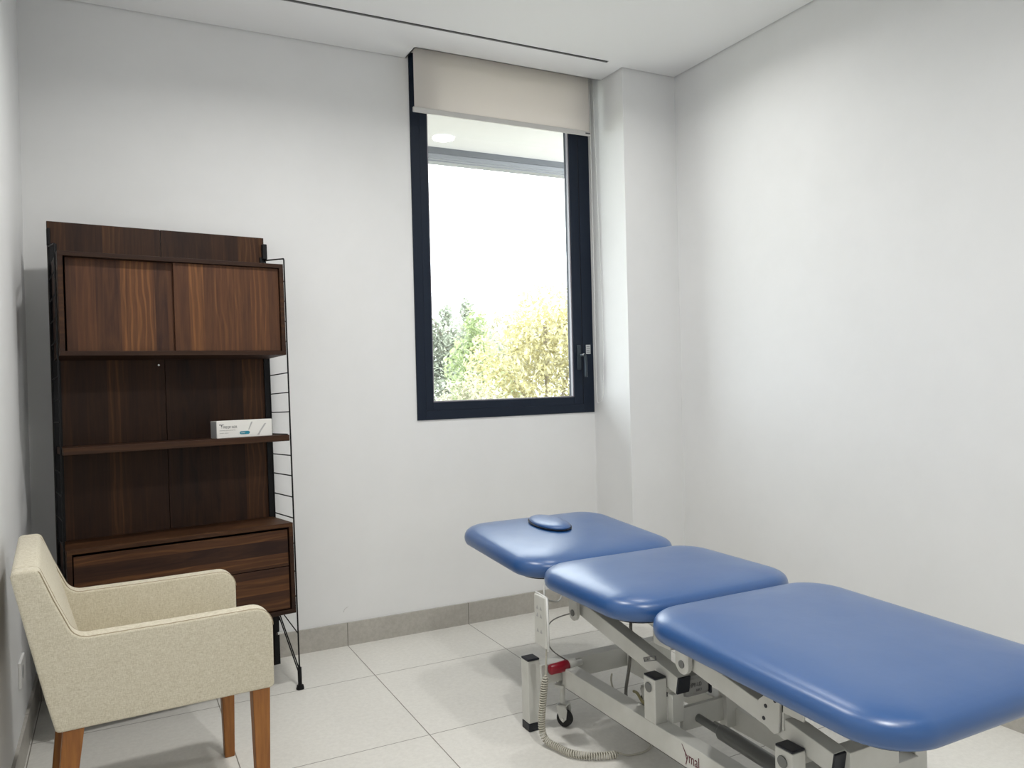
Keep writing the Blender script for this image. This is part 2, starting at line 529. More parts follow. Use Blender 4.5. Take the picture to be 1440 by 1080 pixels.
# wall outlet, left wall
t = empty('wall_outlet', (XL, -.54, .29), 'white plastic socket plate low on the left wall behind the armchair', 'outlet')
o = obj('face_plate', mbox(0, .009, -.06, .06, -.042, .042), M_white, t); bevel(o, .003, 3)
bm = bmesh.new()
ring_loft(bm, [[(x, -.01 + .022*math.cos(a), .022*math.sin(a)) for a in [2*PI*k/24 for k in range(24)]] for x in (.0088, .0096)])
obj('socket_insert', bm, mat('socket_grey', (0.4, 0.4, 0.4), 0.5), t)

# scuff marks on the wall: curved rubber scrape above the skirting
bm = bmesh.new()
tube(bm, [(.017+.03*math.cos(a), -.0004, .155+.02*math.sin(a)) for a in [PI*1.05 - .13*k for k in range(12)]], .0007, 5)
tag(obj('scuff_mark', bm, mat('scuff_grey', (0.45, 0.44, 0.42), 0.8)), 'faint curved grey scuff on the wall above the skirting tiles, right of the shelf', 'scuff')

# ------------------------------------------------------------------ outside
t = tag(obj('trim_3', mbox(-3, 7, .25, 1.44, 2.75, 2.95), mat('soffit_paint', (0.44, 0.425, 0.42), 0.7)), kind='structure')
M_conc = mat('grey_fascia', (0.085, 0.09, 0.10), 0.6)
bm = bmesh.new(); box(bm, -3, 7, 1.34, 1.44, 2.712, 2.75)
tag(obj('trim_4', bm, M_conc), kind='structure')
M_conc2 = mat('pale_gutter', (0.19, 0.195, 0.21), 0.5)
bm = bmesh.new(); box(bm, -3, 7, 1.36, 1.46, 2.688, 2.712); box(bm, -3, 7, 1.40, 1.48, 2.672, 2.688); box(bm, -3, 7, 1.375, 1.40, 2.680, 2.688)
tag(obj('trim_5', bm, M_conc2), kind='structure')
struct('bounce_slab', mbox(-3, 7, .25, 1.7, -.2, -.02), mat('bounce_slab_stone', (0.42, 0.40, 0.37), 0.7))  # unseen slab below the sill, added to bounce daylight up onto the soffit
t = empty('soffit_light', (1.0, 1.13, 2.75), 'bright round light in the white soffit outside, seen through the top of the window', 'ceiling light')
bm = bmesh.new(); ring_loft(bm, [[(.062*math.cos(a), .062*math.sin(a), z) for a in [2*PI*k/32 for k in range(32)]] for z in (-.006, 0)])
obj('diffuser', bm, emit('soffit_lamp', (1, 0.96, 0.88), 4.0), t)
bm = bmesh.new(); ring_loft(bm, [[(r*math.cos(a), r*math.sin(a), z) for a in [2*PI*k/32 for k in range(32)]] for r, z in ((.062, -.007), (.07, -.007), (.072, 0), (.062, 0))], closed=True)
obj('trim_ring', bm, M_white, t)

gm = mat('garden_ground', (0.22, 0.22, 0.17), 0.9)
lk(gm, ramp(gm, noise(gm, coords(gm), 1.2, 5), [(0.35, (0.17, 0.18, 0.12)), (0.65, (0.32, 0.30, 0.24))]), bsdf(gm).inputs['Base Color'])
gr = struct('ground', mbox(-40, 60, 1.75, 90, -3.4, -3.2), gm)

def leaf_mat(name, c0, c1, c2):
    m = mat(name, c1, 0.6, spec=0.3)
    oi = nd(m, 'ShaderNodeObjectInfo')
    g = nd(m, 'ShaderNodeNewGeometry')
    lk(m, ramp(m, g.outputs['Random Per Island'], [(0.0, c0), (0.5, c1), (1.0, c2)]), bsdf(m).inputs['Base Color'])
    bsdf(m).inputs['Subsurface Weight'].default_value = 0.0
    # translucent leaves
    nt = m.node_tree
    tl = nt.nodes.new('ShaderNodeBsdfTranslucent')
    mxs = nt.nodes.new('ShaderNodeMixShader'); mxs.inputs[0].default_value = 0.45
    rmp = [n for n in nt.nodes if n.bl_idname == 'ShaderNodeValToRGB'][0]
    nt.links.new(rmp.outputs[0], tl.inputs[0])
    nt.links.new(bsdf(m).outputs[0], mxs.inputs[1]); nt.links.new(tl.outputs[0], mxs.inputs[2])
    nt.links.new(mxs.outputs[0], nt.nodes['Material Output'].inputs[0])
    return m
L_yel = leaf_mat('yellow_leaves', (0.47, 0.43, 0.22), (0.58, 0.54, 0.31), (0.70, 0.67, 0.50))
L_grn = leaf_mat('grey_green_leaves', (0.32, 0.35, 0.28), (0.44, 0.47, 0.38), (0.58, 0.60, 0.53))
L_lime = leaf_mat('lime_leaves', (0.32, 0.39, 0.18), (0.40, 0.47, 0.25), (0.52, 0.56, 0.40))
L_mix = leaf_mat('straw_leaves', (0.34, 0.33, 0.22), (0.45, 0.43, 0.31), (0.60, 0.57, 0.48))
M_bark = mat('bark', (0.30, 0.26, 0.2), 0.9)

def crown(blobs, n, size):
    """leaf quads scattered in overlapping ellipsoids, denser at their surface"""
    vs, fs = [], []
    tot = sum(b[3]*b[4] for b in blobs)
    for cx, cy, cz, rx, rz in blobs:
        for _ in range(int(n * rx*rz/tot)):
            d = Vector((random.gauss(0, 1), random.gauss(0, 1), random.gauss(0, 1))).normalized()
            k = random.random() ** 0.35
            lump = 1 + .18*math.sin(7*d.x+cx)*math.cos(6*d.z+cy)
            p = Vector((cx + d.x*rx*k*lump, cy + d.y*rx*k*lump, cz + d.z*rz*k*lump))
            a = Vector((random.gauss(0, 1), random.gauss(0, 1), random.gauss(0, .7))).normalized()
            b, c = frame_of(a)
            s = size * random.uniform(.6, 1.5)
            i = len(vs)
            vs += [p - a*s, p + b*s*.45 + c*s*.1, p + a*s, p - b*s*.45 + c*s*.1]
            fs.append((i, i+1, i+2, i+3))
    return vs, fs

def tree(name, x, y, top, blobs, m, n, size, label, stem=.10):
    t = empty(name, (x, y, -3.2), label, 'tree', group='trees outside the window')
    vs, fs = crown([(bx, by_, bz_+3.2, rx, rz) for bx, by_, bz_, rx, rz in blobs], n, size)
    me = bpy.data.meshes.new('foliage'); me.from_pydata(vs, [], fs); me.materials.append(m)
    o = bpy.data.objects.new('foliage', me); link(o); o.parent = t
    bm = bmesh.new()
    tube(bm, [(0, 0, 0), (.05, 0, 1.5), (0, .05, top+3.2-.8)], [stem, stem*.8, stem*.3], 8)
    for bx, by_, bz_, rx, rz in blobs:
        tube(bm, [(0, 0, max(.8, bz_+3.2-rz-.6)), (bx*.6, by_*.6, bz_+3.2-rz*.4), (bx, by_, bz_+3.2+rz*.2)], [stem*.4, stem*.25, .015], 6)
    obj('trunk', bm, M_bark, t, smooth=True)
    return t
# each crown stands clear of the others at its own distance
tree('yellow_tree', 5.75, 8.2, 2.9, [(0, 0, 1.98, .75, .95), (-.75, .1, 1.25, .75, .8), (.75, .1, 1.6, .8, .95), (-.35, -.1, .35, 1.0, .9), (.8, 0, .3, .9, .9), (.1, 0, -.6, 1.2, .9)], L_yel, 20000, .055,
     'large round yellow-green tree filling the right of the window view')
tree('lime_tree', 6.15, 12.0, 2.7, [(0, 0, 2.1, .30, .75), (-.15, 0, 1.4, .6, .8), (.25, 0, .7, .8, .9), (-.2, 0, 0, .9, .9)], L_lime, 8000, .065,
     'bright lime green slender tree between the grey-green and the yellow tree')
tree('grey_green_tree', 7.4, 16.5, 3.2, [(0, 0, 2.0, 1.0, 1.0), (-.9, .1, 1.9, .8, .9), (.9, 0, 1.8, .9, .9), (-.2, -.1, .8, 1.5, 1.1), (.8, -.1, .4, 1.3, 1.1), (-.75, 0, 3.05, .16, .55), (-.1, 0, 2.95, .20, .40), (.55, 0, 3.1, .2, .45)], L_grn, 20000, .075,
     'grey-green tree with small pointed tips at the left of the window view')
tree('pale_tree', 12.5, 23.0, 4.2, [(0, 0, 2.6, 2.0, 1.3), (-1.9, 0, 2.2, 1.6, 1.2), (1.9, 0, 2.5, 1.8, 1.3), (0, 0, 1, 2.8, 1.5)], L_mix, 12000, .11,
     'pale straw-coloured tree far behind, between the other crowns')
tree('straw_bush', 2.95, 5.3, 1.1, [(0, 0, .75, .42, .50), (-.35, .1, .55, .40, .45), (.38, .1, .62, .40, .45), (0, 0, .15, .7, .6)], L_mix, 9000, .035,
     'low straw-coloured leafy crown in the bottom left corner of the window view', .06)
tree('yellow_bush', 2.95, 3.9, 1.0, [(0, 0, .62, .30, .36), (.30, .05, .60, .30, .38), (.1, 0, .2, .5, .5)], L_yel, 6000, .026,
     'small yellow leafy crown at the bottom of the window view, nearest the glass', .05)

# ------------------------------------------------------------------ shelf unit
SW, SD = .7923, .258
TH = .1282
su = empty('shelf_unit', (-.3319, -.1617, 0), 'tall dark walnut shelf unit with black wire ladder sides leaning near the left corner', 'shelf', rz=TH, rx=-.0352)
T_ = 1.819
def lp(u, v, z): return (u, -v, z)
# two back boards side by side
for a, b in ((-SW, -.4065), (-.4045, 0)):
    o = obj('back_panel', mbox(a, b, 0, .016, .026, T_), M_wood_v, su); bevel(o, .001)
# ladders
R_ = .0032
def ladder(u):
    bm = bmesh.new()
    tube(bm, [lp(u, .009, .21), lp(u, .009, 1.735)], R_, 8)
    tube(bm, [lp(u, SD-.012, .03), lp(u, SD-.012, 1.682), lp(u, SD-.016, 1.689), lp(u, .012, 1.722)], R_, 8)
    return bm
for u, sgn in ((.002, 1), (-SW+.004, -1)):
    lad = obj('ladder_frame', ladder(u), M_black, su, smooth=True)
    for z in [1.60, 1.52, 1.44, 1.36, 1.235, 1.157, 1.080, .907, .827, .743, .66, .56, .45, .352]:
        obj('rung', mtube([lp(u, .009, z), lp(u, SD-.012, z)], .0024, 6), M_black, lad)
    obj('rung', mtube([lp(u, .02, .262), lp(u, SD-.012, .207)], .0024, 6), M_black, lad)
    br = bmesh.new()
    tube(br, [lp(u, .015, .225), lp(u, SD-.014, .045)], .0026, 6)
    tube(br, [lp(u, .015, .245), lp(u, SD-.012, .065)], .0026, 6)
    obj('brace', br, M_black, lad)
    ft = bmesh.new(); tube(ft, [lp(u, SD-.012, .075), lp(u, SD-.012, .01)], .008, 12); tube(ft, [lp(u, SD-.012, .006), lp(u, SD-.012, -.009)], [.013, .016], 14)
    obj('foot', ft, M_black, lad, smooth=True, angle=40)
    cl = bmesh.new(); box(cl, u-.012-(.002 if sgn > 0 else -.006), u+.006, -.022, 0, 1.725, 1.79)
    c = obj('wall_clip', cl, M_black, lad); bevel(c, .004, 3)
    # vertical flat bar along the panel edge
    vb_ = bmesh.new(); box(vb_, (u-.022 if sgn > 0 else u-.003), (u if sgn > 0 else u+.026), -.010, 0, .03 if sgn > 0 else .05, 1.735)
    obj('edge_bar', vb_, M_black, lad)
bm = bmesh.new(); tube(bm, [lp(.012, .012, .16), lp(-.012, .024, .16)], .006, 8)
obj('wing_nut', bm, M_chrome, su)
# sliding-door cabinet
cu0, cu1 = -SW+.010, -.006
def cabinet(z0, z1, name, th=.016, m=M_wood_edge, v0=.018):
    bm = bmesh.new()
    box(bm, cu0, cu1, -SD, -v0, z1-th, z1)
    box(bm, cu0, cu1, -SD, -v0, z0, z0+th)
    box(bm, cu0, cu0+th, -SD, -v0, z0+th, z1-th)
    box(bm, cu1-th, cu1, -SD, -v0, z0+th, z1-th)
    box(bm, cu0+th, cu1-th, -v0-.006, -v0, z0+th, z1-th)
    o = obj(name, bm, m, su); bevel(o, .0008)
    return o
cabinet(1.305, 1.664, 'cabinet_body')
o = obj('sliding_door', mbox(cu0+.024, -.395, -.232, -.222, 1.322, 1.647), M_wood_door, su); bevel(o, .001)
o = obj('sliding_door', mbox(-.412, cu1-.018, -.247, -.237, 1.322, 1.647), M_wood_door, su); bevel(o, .001)
bm = bmesh.new(); tube(bm, [lp(-.428, 0, 1.285), lp(-.428, .003, 1.285)], .004, 10)
obj('panel_screw', bm, M_chrome, su)
# open shelf
o = obj('shelf_board', mbox(cu0, cu1, -SD, -.004, .966, .990), M_wood_edge, su); bevel(o, .001)
bm = bmesh.new(); tube(bm, [lp(cu1-.004, .01, .992), lp(cu1-.004, SD-.012, .992)], .0022, 6)
obj('shelf_clip', bm, M_black, su)
# drawer chest
cabinet(.293, .645, 'chest_body', v0=.0)
dz0, dz1, dzm = .309, .620, .477
for z0, z1 in ((dz0+.004, dzm-.0015), (dzm+.0015, dz1)):
    o = obj('drawer', mbox(cu0+.020, cu1-.020, -.250, -.235, z0, z1), M_wood_h, su); bevel(o, .0012)
# glove carton
gx, gz = -.17, .9905
Rm = Matrix.Translation((-.3319, -.1617, 0)) @ Matrix.Rotation(TH, 4, 'Z') @ Matrix.Rotation(-.0352, 4, 'X')
base = Rm @ Vector((-.170, -.185, .9905))
bxo = empty('glove_carton', base, 'white printed carton with a teal badge at the right end of the open shelf', 'box', rz=TH-.02, rx=-.0352)
bw, bd, bh = .208, .10, .066
o = obj('carton_body', mbox(-bw/2, bw/2, -bd/2, bd/2, 0, bh), M_box, bxo); bevel(o, .0015)
obj('end_flap', mbox(-bw/2-.0006, -bw/2+.0002, -bd/2+.003, bd/2-.003, .003, bh-.003), M_boxside, bxo)
fy = -bd/2 - .0006
FX = ((1, 0, 0), (0, 0, 1))
text_obj('carton_lettering', "T FREQR' NOR", .0125, M_ink, bxo, basis((-.088, fy, .037), *FX), .0002, .72)
text_obj('carton_small_print', 'examination gloves powder free', .006, M_ink_soft, bxo, basis((-.094, fy, .028), *FX), .0002, .75)
text_obj('carton_small_print', 'non sterile   single use', .006, M_ink_soft, bxo, basis((-.094, fy, .018), *FX), .0002, .6)
bm = bmesh.new()
prism(bm, [(-.100+.006, .049), (-.094, .053), (-.086, .0515), (-.080, .0525), (-.076, .0505), (-.083, .0495), (-.086, .044), (-.088, .044), (-.087, .0495)], fy, fy+.0004, lambda a, b, f: (a, f, b))
obj('palm_mark', bm, M_ink, bxo)
bm = bmesh.new()
pill = arc(.010, .0175, .006, PI/2, 3*PI/2, 8)
pill = [(x-.024, z) for x, z in pill] + [(x+.002, z) for x, z in arc(.010, .0175, .006, -PI/2, PI/2, 8)]
prism(bm, pill, fy-.0002, fy+.0002, lambda a, b, f: (a, f, b))
bd_ = obj('teal_badge', bm, M_teal, bxo); bd_['label'] = 'teal rounded badge'
text_obj('badge_lettering', 'NITRILE', .0058, M_box, bxo, basis((-.016, fy-.0003, .0155), *FX), .0002, .8)
for pts in ([(.012, .028), (.016, .028), (.030, .058), (.024, .058)], [(.046, .006), (.054, .006), (.062, .022), (.057, .024)], [(.057, .024), (.063, .023), (.082, .050), (.075, .050)]):
    bm = bmesh.new(); prism(bm, pts, fy+.0001, fy+.0005, lambda a, b, f: (a, f, b))
    obj('grey_stripe', bm, M_ink_soft, bxo)

# ------------------------------------------------------------------ armchair
CW, CD = .5427, .5087
ac = empty('armchair', (-.5725, -1.0826, 0), 'cream woven fabric armchair with orange-brown wooden legs in front of the shelf', 'armchair', rz=.0607)
# local: x forward (front at 0), y across, z up
hb, ha, ht = .382, .602, .778
def side_outline():
    p = [(0, hb+.012)] + arc(-.05, ha-.05, .05, 0, PI/2, 8)
    p += [(-.25, ha-.001), (-.40, ha)]
    p += arc(-.436, ha+.045, .045, -PI/2, -PI/2-1.12, 7)
    p += [(-.508, .70)]
    p += arc(-.5386-.010, ht-.016, .016, .25, PI/2, 4) + arc(-.580, ht-.014, .014, PI/2, PI, 4)
    p += [(-.560, .60), (-.530, .46), (-.514, hb+.012)] + arc(-.502, hb+.012, .012, PI, 3*PI/2, 3) + arc(-.012, hb+.012, .012, 3*PI/2, 2*PI, 3)[:-1]
    return p
def soft_slab(outline, y0, y1, r=.010):
    """extrude a side outline across the chair with rounded edges"""
    bm = bmesh.new()
    cx = sum(a for a, b in outline)/len(outline); cz = sum(b for a, b in outline)/len(outline)
    n = len(outline)
    def inset(d):
        out = []
        for i in range(n):
            a = Vector(outline[i-1]); b = Vector(outline[i]); c = Vector(outline[(i+1) % n])
            e1 = (b-a).normalized() if (b-a).length > 1e-7 else (c-b).normalized()
            e2 = (c-b).normalized() if (c-b).length > 1e-7 else e1
            t_ = (e1+e2).normalized()
            nn = Vector((-t_.y, t_.x))
            out.append(b + nn*d)
        return out
    rr = []
    for k in range(5):
        a = PI/2*k/4
        d = r*(1-math.sin(a)); yy = r*(1-math.cos(a))
        rr.append([(p.x, y0+yy, p.y) for p in inset(d)])
    ll = []
    for k in range(4, -1, -1):
        a = PI/2*k/4
        d = r*(1-math.sin(a)); yy = r*(1-math.cos(a))
        ll.append([(p.x, y1-yy, p.y) for p in inset(d)])
    ring_loft(bm, rr + ll)
    return bm
SO = side_outline()
area = sum(SO[i-1][0]*SO[i][1]-SO[i][0]*SO[i-1][1] for i in range(len(SO)))
if area < 0: SO = SO[::-1]
AW = .052
for s in (-1, 1):
    y0, y1 = (-CW/2, -CW/2+AW) if s < 0 else (CW/2-AW, CW/2)
    arm = obj('armrest', soft_slab(SO, y0, y1, .008), M_fab, ac, smooth=True, angle=50)
    for yy in (y0+.004, y1-.004):
        top_line = [p for p in side_outline()][1:24]
        obj('piping', mtube([(a, yy, b-.002) for a, b in top_line], .0016, 6), M_seam, arm, smooth=True)
# backrest between the arms
BO = [(-.425, .40), (-.505, .70)] + arc(-.5486, ht-.016, .016, .25, PI/2, 4) + arc(-.580, ht-.014, .014, PI/2, PI, 4) + [(-.560, .60), (-.506, .40)]
ar = sum(BO[i-1][0]*BO[i][1]-BO[i][0]*BO[i-1][1] for i in range(len(BO)))
if ar < 0: BO = BO[::-1]
obj('backrest', soft_slab(BO, -CW/2+AW-.002, CW/2-AW+.002, .002), M_fab, ac, smooth=True, angle=50)
ST = [(-.004, .39), (-.004, .455), (-.02, .468), (-.2, .472), (-.44, .466), (-.44, .39)]
ar = sum(ST[i-1][0]*ST[i][1]-ST[i][0]*ST[i-1][1] for i in range(len(ST)))
if ar < 0: ST = ST[::-1]
obj('seat', soft_slab(ST, -CW/2+AW-.001, CW/2-AW+.001, .004), M_fab, ac, smooth=True, angle=50)
def chair_leg(x, y, dx, dy, lab=None):
    bm = bmesh.new()
    w0, w1 = .046, .030
    ring_loft(bm, [[(x+w0/2*i, y+w0/2*j, hb+.002) for i, j in ((1,1),(-1,1),(-1,-1),(1,-1))],
                   [(x+dx+w1/2*i, y+dy+w1/2*j, 0) for i, j in ((1,1),(-1,1),(-1,-1),(1,-1))]])
    o = obj('leg', bm, M_leg, ac); bevel(o, .003)
for sy in (-1, 1):
    chair_leg(-.034, sy*(CW/2-.030), .002, sy*-.004)
    chair_leg(-.474, sy*(CW/2-.030), -.045, sy*-.004)

# ------------------------------------------------------------------ treatment couch
TX = .634
cr = empty('treatment_couch', (TX, -1.6, 0), 'grey metal treatment couch with three blue vinyl cushions, standing by the right wall', 'treatment table')
co = cr.location
def rr_contour(hw, hl, rc, n=10):
    pts = []
    for cx, cy, a0 in ((hw-rc, hl-rc, 0), (-hw+rc, hl-rc, PI/2), (-hw+rc, -hl+rc, PI), (hw-rc, -hl+rc, 3*PI/2)):
        for k in range(n+1):
            a = a0 + PI/2*k/n
            pts.append((cx+rc*math.cos(a), cy+rc*math.sin(a)))
    return pts
def pad(W, L, t, rc, bulge=.010, dome=.010):
    """upholstered cushion: rounded rectangle, puffed sides and a domed top"""
    rings = []
    prof = [(.030, -t/2), (.012, -t/2+.001), (.004, -t/2+.006), (.0, -t*.28), (-.002, -t*.08), (.0, t*.10), (.005, t*.24), (.013, t*.34), (.024, t*.42), (.040, t*.49), (.060, t*.54), (.09, t*.5+dome*.62), (.13, t*.5+dome*.84), (.18, t*.5+dome*.97), (.23, t*.5+dome), (.28, t*.5+dome)]
    prof = [p for p in prof if p[0] < min(W, L)/2-.02]
    for ins, z in prof:
        r = max(rc-ins*.8, .03)
        hw, hl = W/2-ins, L/2-ins
        r = min(r, hw*.98, hl*.98)
        ring = []
        for x, y in rr_contour(hw, hl, r):
            # slight bow of the long edges
            bx = bulge*(1-(2*y/L)**2)*(1 if x > 0 else -1)*min(1, abs(x)/(W/2))
            by = bulge*.8*(1-(2*x/W)**2)*(1 if y > 0 else -1)*min(1, abs(y)/(L/2))
            ring.append((x+bx, y+by, z))
        rings.append(ring)
    bm = bmesh.new()
    ring_loft(bm, rings)
    return bm
PADS = [('head_pad', -.589, -1.212, .619, .579), ('middle_pad', -1.236, -1.780, .585, .581), ('foot_pad', -1.814, -2.592, .581, .556)]
PW, PT = .655, .066
pad_objs = {}
for nm, y0, y1, z0, z1 in PADS:
    L = math.hypot(y0-y1, z0-z1)
    al = math.atan2(z0-z1, y0-y1)
    bm = pad(PW, L, PT, .115)
    bmesh.ops.transform(bm, matrix=Matrix.Translation((TX, (y0+y1)/2, (z0+z1)/2-PT/2-.004)) @ Matrix.Rotation(al, 4, 'X'), verts=bm.verts)
    o = obj(nm, bm, M_vinyl, cr, smooth=True, off=co)
    pad_objs[nm] = o
    # dark board under the cushion
    bm = bmesh.new()
    ring_loft(bm, [[(x, y, z) for x, y in rr_contour(PW/2-.03, L/2-.03, .08)] for z in (-PT/2-.008, -PT/2+.002)])
    bmesh.ops.transform(bm, matrix=Matrix.Translation((TX, (y0+y1)/2, (z0+z1)/2-PT/2-.004)) @ Matrix.Rotation(al, 4, 'X'), verts=bm.verts)
    obj('base_board', bm, M_vinyl_dark, o, off=co)
# plug of the breathing hole
nm, y0, y1, z0, z1 = PADS[0]
al = math.atan2(z0-z1, y0-y1)
def ell(rx, ry, z): return [(rx*math.cos(a), ry*math.sin(a), z) for a in [2*PI*k/36 for k in range(36)]]
PM = Matrix.Translation((.614, -.812, .6105+.0035)) @ Matrix.Rotation(al, 4, 'X')
bm = bmesh.new(); ring_loft(bm, [ell(.071, .122, .000), ell(.072, .123, .0035), ell(.069, .120, .004)])
bmesh.ops.transform(bm, matrix=PM, verts=bm.verts)
obj('hole_rim', bm, M_vinyl_dark, pad_objs['head_pad'], off=co)
bm = bmesh.new(); ring_loft(bm, [ell(.064, .114, .000), ell(.068, .119, .006), ell(.067, .118, .010), ell(.058, .108, .0145), ell(.040, .085, .018), ell(.015, .035, .0195)])
bmesh.ops.transform(bm, matrix=PM, verts=bm.verts)
obj('breathing_hole_plug', bm, M_vinyl, pad_objs['head_pad'], smooth=True, off=co)

def cpart(name, bm, m=M_grey, par=None, bv=.002, **k):
    o = obj(name, bm, m, par or cr, off=co, **k)
    if bv: bevel(o, bv, 2)
    return o
X1, X2 = .42, .74          # outer faces of the left and right rails
# base rails
for x0, x1 in ((X1, X1+.05), (X2-.05, X2)):
    r = cpart('base_rail', mbox(x0, x1, -2.19, -1.215, .142, .207))
    if x0 == X1: rail_l = r
# cross beams with legs
for yb, yl in ((-1.205, -1.168), (-2.235, -2.20)):
    bmn = cpart('cross_beam', mbox(.345, .86, yb, yb+.05, .155, .222))
    for lx in (.300, .860):
        lg = cpart('leg', mbox(lx, lx+.046, yl-.025, yl+.025, .028, .238))
        cpart('rubber_foot', mbox(lx-.001, lx+.047, yl-.026, yl+.026, 0, .028), M_cap, lg, bv=.003)
        cpart('top_cap', mbox(lx, lx+.046, yl-.025, yl+.025, .238, .245), M_cap, lg, bv=.003)
# casters below the head beam
def caster(x, y, rz=0.0):
    t_ = bmesh.new()
    box(t_, x-.022, x+.022, y-.018, y+.018, .138, .146)
    tube(t_, [(x, y, .075), (x, y, .14)], .009, 12)
    prism(t_, [(y-.022, .03), (y-.010, .018), (y+.004, .03), (y+.016, .068), (y+.008, .08), (y-.020, .08), (y-.026, .06)], x-.017, x-.014, lambda a, b, f: (f, a, b))
    prism(t_, [(y-.022, .03), (y-.010, .018), (y+.004, .03), (y+.016, .068), (y+.008, .08), (y-.020, .08), (y-.026, .06)], x+.014, x+.017, lambda a, b, f: (f, a, b))
    box(t_, x-.017, x+.017, y-.022, y+.012, .074, .080)
    RT = Matrix.Translation((x, y, 0)) @ Matrix.Rotation(rz, 4, 'Z') @ Matrix.Translation((-x, -y, 0))
    bmesh.ops.transform(t_, matrix=RT, verts=t_.verts)
    c = cpart('caster', t_, M_grey, bv=0)
    w = bmesh.new()
    ring_loft(w, [[(xx, y-.008+rr*math.cos(a), .0285+rr*math.sin(a)) for a in [2*PI*k/28 for k in range(28)]] for xx, rr in ((x-.012, .022), (x-.010, .027), (x, .0285), (x+.010, .027), (x+.012, .022))])
    bmesh.ops.transform(w, matrix=RT, verts=w.verts)
    cpart('wheel', w, M_rubber, c, bv=0, smooth=True, angle=40)
    w = bmesh.new(); tube(w, [(x-.019, y-.008, .0285), (x+.019, y-.008, .0285)], .006, 10)
    bmesh.ops.transform(w, matrix=RT, verts=w.verts)
    cpart('axle', w, M_chrome, c, bv=0)
for x, y, a in ((.425, -1.205, .5), (.765, -1.225, .3), (.445, -2.15, 0), (.765, -2.15, 0)): caster(x, y, a)
# posts
for x0, x1, sx in ((X1, X1+.042, -1), (X2-.042, X2, 1)):
    for yp in (-1.708, -2.212):
        p = cpart('post', mbox(x0+.0006, x1-.0006, yp-.027, yp+.027, .206, .332))
        cpart('top_cap', mbox(x0+.001, x1-.001, yp-.026, yp+.026, .332, .338), M_cap, p, bv=.002)
        b = bmesh.new(); xo = x0 if sx < 0 else x1
        tube(b, [(xo-.004*(-sx if sx > 0 else 1), yp+.002, .305), (xo, yp+.002, .305)], .014, 20)
        cpart('pivot_bolt', b, M_greyd, p, bv=.001)
# lift arms (parallel linkage)
def lift_arm(x, ya, za, yb, zb):
    b = bmesh.new(); beam(b, (x, ya, za), (x, yb, zb), .045, .050)
    a = cpart('lift_arm', b)
    d = (Vector((x, yb, zb)) - Vector((x, ya, za))).normalized()
    q = Vector((x, yb, zb))
    b = bmesh.new(); beam(b, q - d*.001, q + d*.006, .044, .049)
    cpart('end_cap', b, M_cap, a, bv=.002)
    return a
for x in (.4875, .6725):
    armA = lift_arm(x, -1.255, .418, -1.775, .322)
    if x < .5: armAl = armA
    lift_arm(x, -1.795, .420, -2.310, .330)
# small framed label on the left arm
def on_arm(y, z): return (.4642, y, z)
bm = bmesh.new()
La, Lb = Vector((.4642, -1.628, .344)), Vector((.4642, -1.688, .368))
u_ = (Lb-La).normalized(); v_ = Vector((0, -u_.z, u_.y)); v_ = v_ if v_.z > 0 else -v_
for a0, a1, b0, b1 in ((0, 1, 0, .14), (0, 1, .86, 1), (0, .06, 0, 1), (.9, 1, 0, 1)):
    L_l = (Lb-La).length; hh = .013
    q = [La+u_*L_l*a+v_*hh*b for a, b in ((a0, b0), (a1, b0), (a1, b1), (a0, b1))]
    ring_loft(bm, [q, [p+Vector((-.0005, 0, 0)) for p in q]])
obj('label_frame', bm, M_ink, armAl, off=co)
text_obj('label_lettering', 'CURAT', .010, M_ink, armAl, Matrix.Translation(-co) @ basis(La+v_*.003+u_*.006+Vector((-.0003, 0, 0)), u_, v_), .0002, .85)
# cross tubes of the linkage
for y0, z0 in ((-2.33, .32),):
    cpart('link_tube', mbox(.50, .66, y0-.0, y0+.045, z0-.03, z0+.035))
cpart('link_tube', mbox(.50, .66, -1.30, -1.26, .375, .425))
# crossbeam between the first posts with the lug for the actuator
bm = bmesh.new(); box(bm, .504, .656, -1.752, -1.736, .175, .242); box(bm, .4635, .505, -1.757, -1.7345, .208, .289); box(bm, .655, .6965, -1.765, -1.7345, .155, .27)
cpart('post_beam', bm)
# foot-end lower plate
cpart('post_beam', mbox(.462, .698, -2.235, -2.19, .20, .27))
# electric actuator and its motor
b = bmesh.new(); tube(b, [(.56, -1.70, .205), (.56, -1.86, .198)], .012, 16)
act = cpart('actuator', b, M_greyd, bv=0, smooth=True, angle=40)
b = bmesh.new(); tube(b, [(.56, -1.84, .199), (.56, -1.85, .199), (.56, -2.18, .184)], [.015, .021, .021], 18)
cpart('actuator_sleeve', b, M_greyd, act, bv=0, smooth=True, angle=40)
b = bmesh.new(); tube(b, [(.60, -1.775, .187), (.60, -2.16, .177)], .007, 10)
cpart('push_rod', b, M_chrome, act, bv=0, smooth=True)
mo = cpart('motor', mbox(.508, .598, -1.762, -1.66, .270, .335), mat('motor_grey', (0.34, 0.34, 0.33), 0.4), bv=.012)
cpart('motor_cap', mbox(.596, .604, -1.764, -1.66, .270, .335), M_cap, mo, bv=.003)
text_obj('motor_lettering', 'HPR-LD', .017, M_ink, mo, Matrix.Translation(-co) @ basis((.520, -1.7625, .300), (1, 0, 0), (0, 0, 1)), .0002, .8)
text_obj('motor_lettering', 'ELECT', .010, M_ink, mo, Matrix.Translation(-co) @ basis((.545, -1.7625, .286), (1, 0, 0), (0, 0, 1)), .0002, .8)
